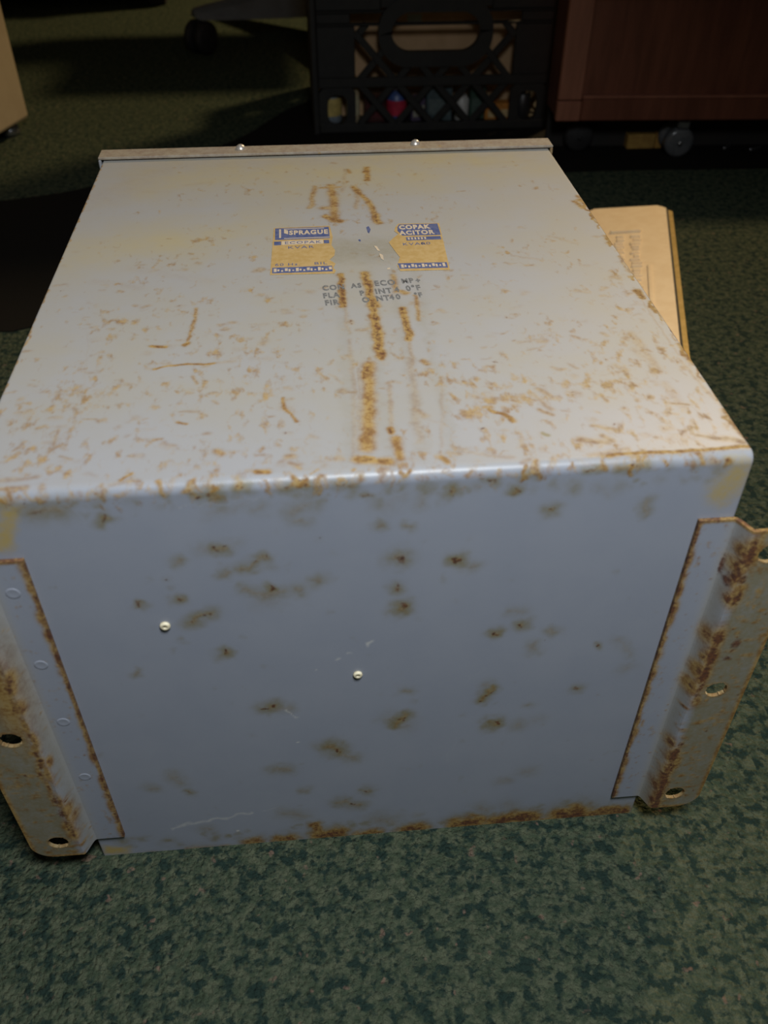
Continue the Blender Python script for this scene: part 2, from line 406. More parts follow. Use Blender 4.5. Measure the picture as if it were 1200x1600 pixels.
SPOTS_FRONT = [([(-73.7,271.5),(-68.7,270.7)],3.6,0.8),([(-80.5,271.6),(-64.2,272.8)],5.3,0.35),([(-91.7,264.6),(-91.9,263.3)],4.2,0.6),([(-61.7,256.5),(-50.3,262.9)],4.3,0.7),([(-69.6,254.1),(-67.3,255.7)],4.3,0.6),([(-61.5,242.3),(-55.6,238.1),(-44.4,239.4)],5.0,0.6),([(-50.6,241.3),(-49.6,241.7)],3.8,0.9),([(-57.6,233.7),(-48.2,231.9)],6.4,0.3),([(-37.9,241.1),(-34.8,239.9)],5.1,0.6),([(-26.0,245.5),(-25.3,245.9)],5.1,0.6),([(13.3,257.6),(14.6,257.9)],6.3,0.7),([(13.3,237.5),(14.3,236.9)],4.6,0.7),([(14.8,222.3),(16.1,222.7)],6.0,0.9),([(43.0,253.4),(44.6,253.7)],5.2,1.0),([(50.0,249.3),(52.2,249.5)],4.6,0.5),([(84.9,283.7),(86.7,283.9)],4.4,0.8),([(132.6,285.0),(134.8,277.6)],3.8,0.6),([(35.9,241.5),(36.2,241.0)],2.3,0.4),([(-96.5,238.6),(-95.1,237.6)],3.7,0.8),([(-82.3,226.6),(-79.9,227.8)],4.4,0.8),([(-91.8,220.8),(-86.0,225.1)],4.5,0.8),([(-77.8,196.4),(-76.1,196.8)],4.0,0.9),([(-98.3,208.7),(-97.0,209.1)],2.6,0.5),([(-114.3,234.7),(-113.0,235.1)],3.1,0.7),([(-125.4,184.6),(-123.5,186.0)],3.0,0.6),([(66.0,197.5),(68.1,198.3)],4.2,0.9),([(80.5,202.7),(81.9,203.1)],4.6,0.9),([(74.5,213.8),(79.7,213.8)],4.5,0.45),([(98.1,195.9),(99.4,196.8)],4.3,0.6),([(88.0,185.8),(90.0,181.3)],5.1,0.5),([(125.4,181.0),(126.2,180.3)],3.0,0.7),([(136.6,185.2),(146.3,172.3)],4.4,0.4),([(145.0,159.5),(148.5,160.8)],5.4,0.4),([(-58.3,147.9),(-55.5,147.0)],5.7,0.9),([(-53.2,143.7),(-47.0,144.8)],4.3,0.5),([(63.1,139.2),(69.0,150.4)],3.8,1.0),([(65.7,153.7),(68.8,152.2)],4.5,0.5),([(13.6,123.5),(18.4,129.8)],5.0,1.0),([(10.9,128.8),(20.4,121.4)],8.3,0.4),([(71.9,115.8),(74.2,116.1)],5.5,1.0),([(87.8,112.6),(89.1,114.3)],6.4,0.5),([(97.8,117.1),(99.8,116.9)],6.4,0.3),([(118.2,143.7),(119.9,144.7)],4.3,0.7),([(18.7,154.3),(21.6,154.5)],4.0,0.6),([(92.2,132.2),(94.1,132.6)],3.5,0.5),([(-25.5,105.2),(-20.0,98.5)],6.9,0.9),([(-20.0,96.5),(-11.6,91.4)],6.2,0.6),([(-59.6,84.7),(-52.6,84.5)],6.2,0.6),([(-21.7,42.3),(-8.5,37.3)],5.8,0.7),([(-4.1,53.3),(-1.7,53.0)],5.8,0.7),([(-114.2,68.2),(-113.3,65.9)],3.9,0.7),([(-121.1,86.9),(-117.6,79.4)],6.1,0.5),([(-136.4,75.7),(-134.5,75.4)],5.3,0.5),([(98.2,60.5),(102.2,61.4)],6.9,0.4),([(84.3,52.8),(87.2,53.1)],6.0,0.4),([(-45.4,59.9),(-41.4,59.4)],4.0,0.5),([(-57.2,35.2),(-47.2,29.7)],7.5,0.5),([(-110.1,23.5),(-107.9,21.5)],5.8,0.5),([(3.2,18.1),(14.0,12.4)],10.4,0.5),([(71.9,22.3),(76.7,16.7)],7.1,0.5),([(89.2,22.9),(94.0,19.0)],8.0,0.4),([(-121.2,292.8),(-117.8,292.9)],3.4,0.9),([(-135.6,304.4),(-128.6,304.6)],2.7,0.6),([(-149.2,299.8),(-139.2,300.9)],7.1,0.7),([(-156.9,302.2),(-152.3,303.8)],3.3,0.5),([(-79.4,305.2),(-76.8,303.9)],2.5,0.9),([(-72.4,304.7),(-69.4,306.0)],4.5,0.9),([(-58.9,306.3),(-56.0,307.2)],4.0,0.9),([(-93.3,306.9),(-90.0,305.9)],2.5,0.6),([(-36.2,292.2),(-28.7,294.8)],5.9,0.5),([(-33.6,286.5),(-30.7,285.1)],5.3,0.5),([(-53.5,294.6),(-49.0,296.2)],4.6,0.4),([(-38.1,306.7),(-28.0,306.8)],4.0,0.8),([(-13.7,305.8),(-6.5,303.8)],3.5,0.7),([(-1.6,298.2),(-0.4,298.5)],2.9,0.7),([(3.6,281.3),(5.5,280.4)],3.9,0.6),([(17.9,278.6),(18.9,278.1)],3.7,0.6),([(23.1,291.0),(24.4,297.8)],4.2,0.4),([(35.5,295.9),(37.7,297.7)],3.9,0.9),([(48.1,299.6),(49.6,298.7)],4.8,0.4),([(55.2,303.3),(57.0,303.5)],3.6,0.7),([(66.2,297.6),(67.9,298.6)],3.6,0.9),([(74.2,306.5),(76.1,305.6)],3.0,0.7),([(110.4,296.4),(112.6,292.4)],4.4,0.3),([(101.1,306.5),(106.9,308.0)],3.0,0.8),([(114.7,306.4),(128.1,307.3)],3.1,0.8),([(150.5,308.8),(158.1,309.1)],2.5,0.5),([(6.6,292.2),(15.5,297.3)],7.2,0.3),([(-72.3,294.1),(-57.6,296.9)],5.7,0.3)]
EDGE_RUST = [([(-83.1,2.0),(-77.9,2.8)],6.0,0.7),([(-61.7,1.9),(-54.9,1.7)],6.0,0.8),([(-38.6,16.4),(-34.8,7.6)],5.1,0.8),([(-33.7,2.5),(-25.0,2.8)],8.7,1.0),([(-7.8,-0.8),(1.0,0.4)],6.2,0.8),([(22.8,0.3),(31.5,3.1)],7.1,0.9),([(57.9,3.2),(68.8,4.9)],8.1,1.0),([(82.3,2.0),(95.3,5.8),(108.7,4.6)],8.2,1.0),([(131.3,2.8),(139.9,5.7)],11.1,1.0),([(149.4,1.7),(173.8,4.7)],6.5,0.9),([(114.1,-2.9),(176.6,1.8)],3.7,0.8),([(-164.3,-2.5),(114.2,-3.8)],2.5,0.45),([(-121.9,-1.9),(-109.2,-2.3)],5.9,0.5)]
YELLOW_FRONT = [([(170.7,290.2),(172.8,299.8)],11.0,0.8),([(167.6,307.7),(175.2,308.0)],5.0,0.6),([(-161.4,300.7),(-167.1,281.8)],5.4,0.9),([(-157.7,304.2),(-163.1,304.5)],6.0,0.6),([(-173.1,6.5),(-167.1,4.7)],6.5,1.0)]
PALE_FRONT = [([(-131.1,26.8),(-121.5,30.8),(-104.8,33.0),(-80.4,38.6)],3.2,0.45),([(-70.4,40.2),(-62.9,42.2)],2.5,0.3),([(-1.6,195.9),(2.1,196.6)],2.1,0.6),([(-13.8,188.8),(-11.0,188.5)],1.7,0.5),([(-20.1,185.2),(-18.0,186.0)],1.7,0.5),([(-32.9,178.5),(-31.5,178.9)],1.7,0.6),([(-48.9,143.2),(-43.2,135.3)],1.5,0.6),([(-43.8,112.8),(-43.1,112.7)],1.5,0.9),([(-90.3,18.8),(-89.5,18.7)],2.1,0.9),([(31.9,121.3),(51.2,117.7)],3.1,0.14),([(47.4,79.4),(50.7,106.1)],4.1,0.14),([(54.4,157.8),(62.7,168.2)],3.3,0.14),([(-8.4,93.7),(22.8,99.7)],3.1,0.12),([(24.9,6.6),(32.6,37.4)],7.1,0.12),([(-86.0,298.9),(-39.9,301.3)],0.8,0.25)]
GREY_TOP = [([(84.4,25.7),(86.7,22.3)],3.1,1.0),([(-57.7,47.4),(-7.4,58.7)],0.9,0.5),([(-82.5,51.1),(-61.0,53.1)],0.9,0.35),([(74.9,41.5),(82.1,45.4)],2.5,0.4),([(25.9,172.8),(21.0,99.3)],3.8,0.35),([(6.4,191.4),(2.8,114.4)],2.7,0.25)]



class Mask:
    """masks over the unrolled front + top sheet; x across, t along (negative on the front), millimetres"""

    def __init__(self, xs, ts):
        self.xs, self.ts = xs, ts

        def field(cell, amp):                  # smooth random offsets, so that no stain has a ruled outline
            g = RNG.normal(0, amp, (int(800 / cell) + 3, int(400 / cell) + 3))
            fi, fj = (ts + 330) / cell, (xs + 185) / cell
            i, j = fi.astype(int), fj.astype(int)
            u, v = (fi - i)[:, None], (fj - j)[None, :]
            u, v = u * u * (3 - 2 * u), v * v * (3 - 2 * v)
            g00, g01, g10, g11 = (g[np.ix_(i + a, j + b)] for a in (0, 1) for b in (0, 1))
            return (g00 * (1 - v) + g01 * v) * (1 - u) + (g10 * (1 - v) + g11 * v) * u
        self.wx = field(7.0, 1.1) + field(3.0, 0.75)
        self.wy = field(7.0, 1.1) + field(3.0, 0.75)
        self.a = {k: np.zeros((len(ts), len(xs)), np.float32) for k in ('rust', 'olive', 'core', 'pale', 'yellow', 'film', 'dens')}

    def splat(self, key, pts, w, s, sq=1.0, warp=1.0):
        p = np.array(pts, float)
        m = 2.2 * w + 1
        i0, i1 = np.searchsorted(self.ts, [p[:, 1].min() - m, p[:, 1].max() + m])
        j0, j1 = np.searchsorted(self.xs, [p[:, 0].min() - m, p[:, 0].max() + m])
        if i1 <= i0 or j1 <= j0:
            return
        X, Y = np.meshgrid(self.xs[j0:j1], self.ts[i0:i1])
        X = X + warp * self.wx[i0:i1, j0:j1]
        Y = Y + warp * self.wy[i0:i1, j0:j1]
        d2 = np.full(X.shape, 1e9)
        if len(p) == 1:
            p = np.vstack([p, p])
        for a, b in zip(p[:-1], p[1:]):
            ab = b - a
            L = max(ab @ ab, 1e-9)
            u = np.clip(((X - a[0]) * ab[0] + (Y - a[1]) * ab[1]) / L, 0, 1)
            d2 = np.minimum(d2, (X - a[0] - u * ab[0]) ** 2 + (Y - a[1] - u * ab[1]) ** 2)
        v = s * np.exp(-(d2 / (0.5 * w) ** 2) ** sq)
        A = self.a[key][i0:i1, j0:j1]
        np.maximum(A, v, out=A)


def build_shell():
    R, r = 0.0055, 0.0015
    n = 5
    # across: flat middle plus small rolled edges
    mid = np.linspace(-W / 2 + r, W / 2 - r, 400)
    ph = np.linspace(0, math.pi / 2, n + 1)[1:]
    xs = np.concatenate([(-W / 2 + r - r * np.sin(ph))[::-1], mid, W / 2 - r + r * np.sin(ph)])
    dep = np.concatenate([(r - r * np.cos(ph))[::-1], np.zeros(len(mid)), r - r * np.cos(ph)])
    # along: front, bend, top
    zf = np.linspace(0, H - R, 340)
    th = np.linspace(0, math.pi / 2, 10)[1:-1]
    yt = np.linspace(R, D, 470)
    py = np.concatenate([np.zeros(len(zf)), R - R * np.cos(th), yt])
    pz = np.concatenate([zf, H - R + R * np.sin(th), np.full(len(yt), H)])
    ny = np.concatenate([-np.ones(len(zf)), -np.cos(th), np.zeros(len(yt))])
    nz = np.concatenate([np.zeros(len(zf)), np.sin(th), np.ones(len(yt))])
    tt = np.concatenate([zf - H, -R + 2 * R * th / (math.pi / 2), yt]) * 1000
    X = np.broadcast_to(xs, (len(py), len(xs)))
    Y = py[:, None] - ny[:, None] * dep[None, :]
    Z = pz[:, None] - nz[:, None] * dep[None, :]
    co = np.stack([X, Y, Z], -1).reshape(-1, 3)
    nr, nc = len(py), len(xs)
    idx = np.arange(nr * nc).reshape(nr, nc)
    q = np.stack([idx[:-1, :-1], idx[:-1, 1:], idx[1:, 1:], idx[1:, :-1]], -1).reshape(-1, 4)
    me = bpy.data.meshes.new('case_shell')
    me.vertices.add(len(co))
    me.vertices.foreach_set('co', co.ravel())
    me.loops.add(q.size)
    me.loops.foreach_set('vertex_index', q.ravel())
    me.polygons.add(len(q))
    me.polygons.foreach_set('loop_start', np.arange(0, q.size, 4))
    me.polygons.foreach_set('use_smooth', np.ones(len(q), bool))
    me.update(calc_edges=True)
    me.validate()
    # ---- masks
    mk = Mask(xs * 1000, tt)
    H1 = H * 1000
    for pts, w, s in RUST_TOP:
        mk.splat('rust', pts, w * 1.25, s, warp=0.4)
        if s > 0.3:
            mk.splat('olive', pts, w * 2.4, 0.22 * s, warp=0.8)
        if s >= 0.7:
            mk.splat('core', pts, w * 0.75, 0.75 * s * s, warp=0.8)
    for pts, w, s in SPOTS_FRONT:
        p = [(x, z - H1) for x, z in pts]
        mk.splat('olive', p, w * 2.6, 0.72 * s)
        mk.splat('rust', p, w * 0.9, 0.42 * s)
        if s >= 0.7:
            for _ in range(3):
                u = RNG.random()
                q = (p[0][0] * (1 - u) + p[-1][0] * u + RNG.normal(0, w * .22), p[0][1] * (1 - u) + p[-1][1] * u + RNG.normal(0, w * .22))
                mk.splat('core', [q], max(2.4, w * RNG.uniform(.4, .65)), RNG.uniform(.8, 1.25) * s)
    for pts, w, s in EDGE_RUST:
        p = [(x, z - H1) for x, z in pts]
        mk.splat('olive', p, w * 3.2, .8 * s)
        mk.splat('rust', p, w * 2.0, s)
        mk.splat('core', p, w * 1.5, 0.85 * s)
    for pts, w, s in YELLOW_FRONT:
        mk.splat('yellow', [(x, z - H1) for x, z in pts], w * 2.3, s * .75)
    for pts, w, s in PALE_FRONT:
        mk.splat('pale', [(x, z - H1) for x, z in pts], w, s)
    # random speckle, thicker near the front half of the top and towards the bend
    g = RNG
    for _ in range(620):
        x = g.uniform(-178, 178)
        t = 230 * g.random() ** 1.15 if g.random() < .9 else g.uniform(0, 420)
        cx = 0.55 + 0.45 * math.sin(x * 0.035 + 1.2) * math.cos(t * 0.03 + x * .01)
        if g.random() > 0.35 + 0.65 * cx:
            continue
        w = g.uniform(1.6, 6.0) * (1.4 if g.random() < .15 else 1)
        a = g.uniform(-.4, .4)
        L = g.uniform(0, 3.5)
        mk.splat('rust', [(x, t), (x + L * math.cos(a), t + L * math.sin(a))], w, g.uniform(0.12, 0.42))
        if g.random() < 0.05:
            mk.splat('core', [(x, t)], w * 0.5, 0.8)
    for _ in range(70):                       # rust freckles hugging the bend
        x = g.uniform(-178, 178)
        mk.splat('rust', [(x, g.uniform(-7, 5)), (x + g.uniform(-4, 4), g.uniform(-6, 5))], g.uniform(1.5, 4.5), g.uniform(0.25, 0.8))
        mk.splat('olive', [(x, g.uniform(-16, -3))], g.uniform(4, 12), g.uniform(0.2, 0.5))
        if g.random() < .35:
            mk.splat('core', [(x + g.uniform(-3, 3), g.uniform(-5, 3))], g.uniform(1, 2.6), g.uniform(.6, .95))
    for _ in range(130):                      # small spots over the front sheet
        x, t = g.uniform(-160, 160), -300 * g.random()
        mk.splat('olive', [(x, t)], g.uniform(2, 7), g.uniform(0.08, 0.3))
        if g.random() < .4:
            mk.splat('core', [(x, t)], g.uniform(.6, 1.3), g.uniform(.4, .9))
    for _ in range(60):                       # stains above the bottom edge
        x = g.uniform(-170, 165)
        mk.splat('olive', [(x, -305 + 14 * g.random())], g.uniform(5, 14), g.uniform(.25, .6))
    for _ in range(26):                       # right hand rolled edge
        t = g.uniform(0, 330)
        mk.splat('rust', [(178, t), (179, t + g.uniform(3, 25))], g.uniform(1.5, 5), g.uniform(.4, .85))
    mk.splat('core', [(180, 5), (180, 410)], 1.6, .8, warp=0.3)
    mk.splat('rust', [(-180, 5), (-180, 410)], 2.0, .6)
    for pts, w, s in GREY_TOP:
        mk.splat('pale', pts, 0.01, 0.0)
        if s > .9:
            mk.splat('olive', pts, w, .8)
    for x0 in (-3, 14, 30, 44):               # washed-out drips below the torn label
        mk.splat('olive', [(x0, 205), (x0 - 4, 12)], 11, 0.20)
    mk.splat('olive', [(0, 236), (30, 236)], 46, 0.36, 1.6)
    mk.splat('olive', [(14, 200), (18, 10)], 62, 0.10, 2.0)
    mk.splat('rust', [(-150, 405), (160, 412)], 40, 0.14)
    mk.splat('rust', [(-170, 340), (-130, 400)], 50, 0.15)
    mk.splat('film', [(-120, 380), (130, 395)], 90, 0.46)
    mk.splat('film', [(-150, 250), (-60, 270)], 70, 0.36)
    for pts, w, s in (([(-150, 60), (-60, 90)], 110, .9), ([(-150, 20), (60, 20)], 70, .8), ([(70, 60), (150, 90)], 120, 1.0), ([(150, 30), (160, 180)], 80, .9),
                      ([(60, 20), (170, 15)], 50, 1.0), ([(-120, 160), (-100, 230)], 90, .55), ([(90, 190), (120, 220)], 90, .45),
                      ([(0, 110), (30, 110)], 70, .6), ([(-160, -3), (170, -3)], 9, 1.0), ([(0, 290), (20, 330)], 50, .7), ([(-100, 330), (100, 340)], 120, .25)):
        mk.splat('dens', pts, w, s)
    mk.a['dens'][tt < -14] = 0
    film = mk.a['film']
    top = np.clip((tt + 4) / 8, 0, 1)[:, None]
    film += 0.50 * top * (1 - 0.4 * np.clip(1 - tt / 90, 0, 1)[:, None])
    for nm, ks in (('rust_mask', ('rust', 'olive', 'core')), ('wear_mask', ('pale', 'yellow', 'film'))):
        at = me.attributes.new(nm, 'FLOAT_COLOR', 'POINT')
        c = np.ones((nr * nc, 4), np.float32)
        for i, k in enumerate(ks):
            c[:, i] = mk.a[k].ravel()
        if nm == 'rust_mask':
            c[:, 3] = mk.a['dens'].ravel()
        at.data.foreach_set('color', c.ravel())
    me.materials.append(M_STEEL)
    o = bpy.data.objects.new('case_shell', me)
    link(o, cap)
    return o


shell = build_shell()
# folded side panels, back and bottom of the case
T = 0.0016
for s in (-1, 1):
    box('side_panel', (s * (W / 2 - T / 2 - 0.0002), D / 2 + 0.001, H / 2 - 0.0006), (T, D - 0.006, H - 0.003), M_PLAIN, cap)
box('bottom_panel', (0, D / 2 + 0.001, T / 2 + 0.0003), (W - 2 * T - 0.002, D - 0.004, T), M_PLAIN, cap)


# ---- lid capping the far end: plate, top lip and two side lips, round-head screws
def build_lid():
    t = 0.0022
    y0, y1 = 0.4165, 0.4350
    bm = bmesh.new()
    bm_box(bm, (0, (y0 + y1) / 2, H + t / 2 + 0.0010), (W + 2 * t + 0.002, y1 - y0, t), bevel=0.0006)
    lid = from_bm('lid', bm, M_STEEL, cap)
    setmask(lid, film=0.5, rust=0.36, olive=.15, dens=.5)
    for s in (-1, 1):
        side = box('lid_side_lip', (s * (W / 2 + t / 2 + 0.001), (y0 + y1) / 2, H - 0.012), (t, y1 - y0, 0.026), M_STEEL, lid, 0.0005)
        setmask(side, film=0.3, rust=0.10 if s < 0 else 0.6)
    box('lid_plate', (0, y1 - t / 2, H / 2), (W + 2 * t, t, H - 0.002), M_PLAIN, lid)
    for x in (-0.0714, 0.0709):
        lathe('screw', [(0, 0.0034), (0.0016, 0.0032), (0.0031, 0.0022), (0.0040, 0.0006), (0.0042, 0), (0, 0)], M_SCREW, lid,
              20, None, (x, 0.4290, H + t + 0.0009))
    return lid


def setmask(o, **kw):
    me = o.data
    n = len(me.vertices)
    for nm, ks in (('rust_mask', ('rust', 'olive', 'core')), ('wear_mask', ('pale', 'yellow', 'film'))):
        at = me.attributes.new(nm, 'FLOAT_COLOR', 'POINT')
        c = np.ones((n, 4), np.float32)
        for i, k in enumerate(ks):
            v = kw.get(k, 0.0)
            c[:, i] = v
        c[:, 3] = kw.get('dens', 0.0)
        at.data.foreach_set('color', c.ravel())


build_lid()


# ---- mounting brackets: strip welded to the front sheet, jog, drilled flange
def build_bracket(s):
    z0, z1 = 0.0255, 0.2727
    xi, xb, xj, xo = 0.1610, 0.1785, 0.1850, 0.2150
    jog = 0.0098
    prof = []                                  # (x, y) centre line
    for x in np.arange(xi, xb, 0.0011):
        prof.append((x, 0.0))
    for k in range(9):
        u = k / 8
        sm = u * u * (3 - 2 * u)
        prof.append((xb + (xj - xb) * u, -jog * sm))
    for x in np.arange(xj + 0.0010, xo + 0.0001, 0.0010):
        prof.append((x, -jog))
    prof = np.array(prof)
    zs = np.linspace(z0, z1, 226)
    holes = [(0.1972, z, 0.0062) for z in (0.042, 0.150, 0.2575)]
    rc = 0.014

    def sdf(x, z):                             # >0 means cut away
        d = max(r - math.hypot(x - hx, z - hz) for hx, hz, r in holes)
        for zc, sg in ((z0 + rc, -1), (z1 - rc * .5, 1)):
            rr = rc if sg < 0 else rc * .5
            if x > xo - rr and (z - zc) * sg > 0:
                d = max(d, math.hypot(x - (xo - rr), z - zc) - rr)
        return d

    bm = bmesh.new()
    G = [[None] * len(prof) for _ in zs]
    flat = {}
    for i, z in enumerate(zs):
        for j, (x, y) in enumerate(prof):
            px, pz = x, z
            for hx, hz, r in holes:            # snap rims onto clean circles
                d = math.hypot(px - hx, pz - hz)
                if abs(d - r) < 0.00062 and d > 1e-6:
                    px, pz = hx + (px - hx) * r / d, hz + (pz - hz) * r / d
            for zc, sg in ((z0 + rc, -1), (z1 - rc * .5, 1)):
                rr = rc if sg < 0 else rc * .5
                if px > xo - rr and (pz - zc) * sg > 0:
                    d = math.hypot(px - (xo - rr), pz - zc)
                    if abs(d - rr) < 0.00075:
                        px, pz = xo - rr + (px - xo + rr) * rr / d, zc + (pz - zc) * rr / d
            G[i][j] = bm.verts.new((s * px, y - 0.0012, pz))
    for i in range(len(zs) - 1):
        for j in range(len(prof) - 1):
            cx, cz = (prof[j][0] + prof[j + 1][0]) / 2, (zs[i] + zs[i + 1]) / 2
            if sdf(cx, cz) > 0:
                continue
            q = (G[i][j], G[i][j + 1], G[i + 1][j + 1], G[i + 1][j])
            bm.faces.new(q if s > 0 else q[::-1])
    for v in [v for v in bm.verts if not v.link_faces]:
        bm.verts.remove(v)
    bm.normal_update()
    bmesh.ops.solidify(bm, geom=list(bm.faces), thickness=0.0022)
    ys = [v.co.y for v in bm.verts]
    o = from_bm('mounting_bracket', bm, M_STEEL, cap)
    me = o.data
    co = np.zeros(len(me.vertices) * 3)
    me.vertices.foreach_get('co', co)
    co = co.reshape(-1, 3)
    mny = co[np.abs(co[:, 0]) < xi + 0.004][:, 1].max()
    co[:, 1] -= mny + 0.0002                  # welded face lies on the case
    me.vertices.foreach_set('co', co.ravel())
    me.update()
    x, z = np.abs(co[:, 0]), co[:, 2]
    rng = np.random.default_rng(11 if s > 0 else 12)
    rust = np.zeros(len(x))
    core = np.zeros(len(x))
    film = 0.10 * np.clip((x - 0.183) / 0.006, 0, 1)
    olive = 0.62 * np.clip((x - 0.184) / 0.006, 0, 1)
    rust += (0.02 if s > 0 else 0.12) * np.clip((x - 0.184) / 0.004, 0, 1)

    def sp(arr, px, pz, wx, wz, st):
        np.maximum(arr, st * np.exp(-((x - px) / wx) ** 2 - ((z - pz) / wz) ** 2), out=arr)

    edge = np.minimum(x - xi, np.minimum(z1 - z, 1.0))
    np.maximum(rust, 1.0 * np.exp(-(edge / 0.0016) ** 2), out=rust)
    np.maximum(core, 0.65 * np.exp(-(edge / 0.0009) ** 2), out=core)
    np.maximum(rust, .75 * np.exp(-((xo - x) / 0.0028) ** 2), out=rust)
    np.maximum(rust, .8 * np.exp(-((z - z0) / 0.0025) ** 2) * (x > 0.184), out=rust)
    np.maximum(film, .35 * np.exp(-((x - 0.1800) / 0.004) ** 2), out=film)
    np.maximum(olive, .30 * np.exp(-((x - 0.1815) / 0.004) ** 2), out=olive)
    for hx, hz, r in holes:
        dd = np.hypot(x - hx, z - hz) - r
        np.maximum(rust, .5 * np.exp(-(dd / 0.0016) ** 2), out=rust)
    if s > 0:
        for k in range(64):                    # heavy scab along the jog
            zz = rng.choice([rng.uniform(.03, .10), rng.uniform(.14, .20), rng.uniform(.225, .27)])
            xx = 0.1865 + rng.normal(0, .0022)
            sp(rust, xx, zz, rng.uniform(.002, .005), rng.uniform(.004, .012), rng.uniform(.5, 1))
            sp(core, xx, zz, rng.uniform(.0012, .0036), rng.uniform(.0015, .007), rng.uniform(.5, 1))
        for zz in (.03, .04, .055, .07, .085, .165, .18, .195, .26):
            sp(core, .1868, zz, .0030, .009, 1.15)
            sp(rust, .1865, zz, .0045, .012, 1)
        sp(core, .1795, .243, .0012, .008, 1); sp(core, .182, .236, .0015, .004, 1)
        sp(core, .198, .19, .004, .006, .8); sp(core, .196, .178, .004, .003, .8); sp(olive, .20, .262, .012, .010, .9)
    else:
        for k in range(60):
            zz = rng.uniform(.05, .21)
            xx = 0.1865 + rng.normal(0, .0016)
            sp(rust, xx, zz, rng.uniform(.0012, .004), rng.uniform(.003, .012), rng.uniform(.5, 1))
            sp(core, xx, zz, rng.uniform(.0008, .0018), rng.uniform(.0015, .006), rng.uniform(.4, .9))
        sp(rust, .190, .19, .010, .06, .7)
        sp(core, .188, .075, .003, .006, .9); sp(core, .188, .09, .003, .006, .8)
    for k in range(150):
        xx, zz = rng.uniform(.183, .215), rng.uniform(z0, z1)
        sp(rust, xx, zz, rng.uniform(.0008, .005), rng.uniform(.0008, .0025), rng.uniform(.3, .7))
        if rng.random() < .3:
            sp(core, xx, zz, rng.uniform(.0005, .0018), rng.uniform(.0006, .0018), rng.uniform(.5, 1))
        xx = rng.uniform(.162, .183)
        if rng.random() < .4:
            sp(rust, xx, zz, .001, .001, rng.uniform(.2, .6))
    for k in range(50):
        zz = rng.uniform(z0, z1)
        sp(rust, xi + .001, zz, rng.uniform(.001, .003), rng.uniform(.002, .01), rng.uniform(.5, 1))
        sp(core, xi + .0006, zz, rng.uniform(.0006, .0014), rng.uniform(.002, .01), rng.uniform(.6, 1))
    setmask(o, rust=rust, core=core, olive=olive, film=film, dens=(0.40 * (x > 0.184) + 0.25))
    # spot welds pressed into the welded strip
    for zz in (0.252, 0.199, 0.150, 0.096) if s < 0 else ():
        w = lathe('spot_weld', [(0, 0.00012), (0.0022, 0.00010), (0.0030, 0.00022), (0.0036, 0.0), (0.0037, -0.0004), (0, -0.0004)],
                  M_STEEL, o, 20, Matrix.Rotation(math.pi / 2, 4, 'X'), (s * 0.1710, -0.0024, zz))
        setmask(w, olive=0.05)
    return o


for s in (1, -1):
    build_bracket(s)

# ---- two cream plug rivets on the front sheet
for x, z, r in ((-0.1046, 0.2206, 0.0027), (-0.0075, 0.1713, 0.0026)):
    lathe('rivet', [(0, 0.0007), (0.0007, 0.0006), (0.0009, 0.0014), (r * .75, 0.0015), (r, 0.0008), (r, -0.0002), (0, -0.0002)], M_CREAM,
          cap, 22, Matrix.Rotation(math.pi / 2, 4, 'X'), (x, -0.0002, z))


# ---- rating label (torn through the middle) and the stamped lines
def text_mesh(name, s, x, y, z, size, mat, parent, sx=1.0, align='LEFT', rz=0.0, bold=0.0):
    cu = bpy.data.curves.new(name, 'FONT')
    cu.body = s
    cu.size = size
    cu.align_x = align
    cu.offset = bold
    cu.resolution_u = 3
    cu.space_character = 1.18
    cu.extrude = 0.00004
    tmp = bpy.data.objects.new(name, cu)
    COL.objects.link(tmp)
    dg = bpy.context.evaluated_depsgraph_get()
    me = bpy.data.meshes.new_from_object(tmp.evaluated_get(dg))
    bpy.data.objects.remove(tmp, do_unlink=True)
    me.materials.clear()
    me.materials.append(mat)
    me.name = name
    me.transform(Matrix.Diagonal((sx, 1, 1, 1)))
    o = bpy.data.objects.new(name, me)
    link(o, parent)
    o.location = (x, y, z)
    o.rotation_euler = (0, 0, rz)
    return o


ZL = H + 0.00012


def patch(name, pts, z, mat, parent, th=0.00012):
    return prism(name, pts, z, z + th, mat, parent)


def rect(x0, y0, x1, y1):
    return [(x0, y0), (x1, y0), (x1, y1), (x0, y1)]


la = patch('rating_label', [(-.0461, .2045), (-.0062, .2032), (-.0050, .2075), (-.0066, .2110), (-.0048, .2170), (-.0085, .2230), (-.0050, .2290),
                            (-.0042, .2370), (-.0062, .2450), (-.0048, .2580), (-.0060, .2765), (-.0441, .2757)], ZL, M_TAN, cap)
la['label'] = 'left half of torn gold and blue rating label'
z2 = ZL + 0.00014
z3 = z2 + 0.00014
patch('header_band', rect(-.0432, .2560, -.0068, .2745), z2, M_BLUE, la)
for r_ in (rect(-.0405, .2585, -.0392, .2725), rect(-.0372, .2570, -.0070, .2578), rect(-.0372, .2722, -.0100, .2730)):
    patch('header_line', r_, z3, M_LCREAM, la)
patch('header_line', [(-.0372, .2660), (-.0345, .2640), (-.0345, .2700), (-.0372, .2722)], z3, M_LCREAM, la)
text_mesh('brand_lettering', 'SPRAGUE', -.0338, .2634, z3, .0092, M_LCREAM, la, 0.60, bold=.0004)
patch('blue_bar', rect(-.0438, .2475, -.0392, .2530), z2, M_BLUE, la)
patch('blue_bar', rect(-.0110, .2480, -.0075, .2530), z2, M_BLUE, la)
patch('cream_bar', rect(-.0388, .2478, -.0114, .2535), z2, M_LCREAM, la)
text_mesh('small_print', 'ECOPAK', -.0370, .2486, z3, .0056, M_BLUE, la, 1.0)
text_mesh('small_print', 'KVAR', -.0350, .2415, z2, .0056, M_BLUE, la, 1.1)
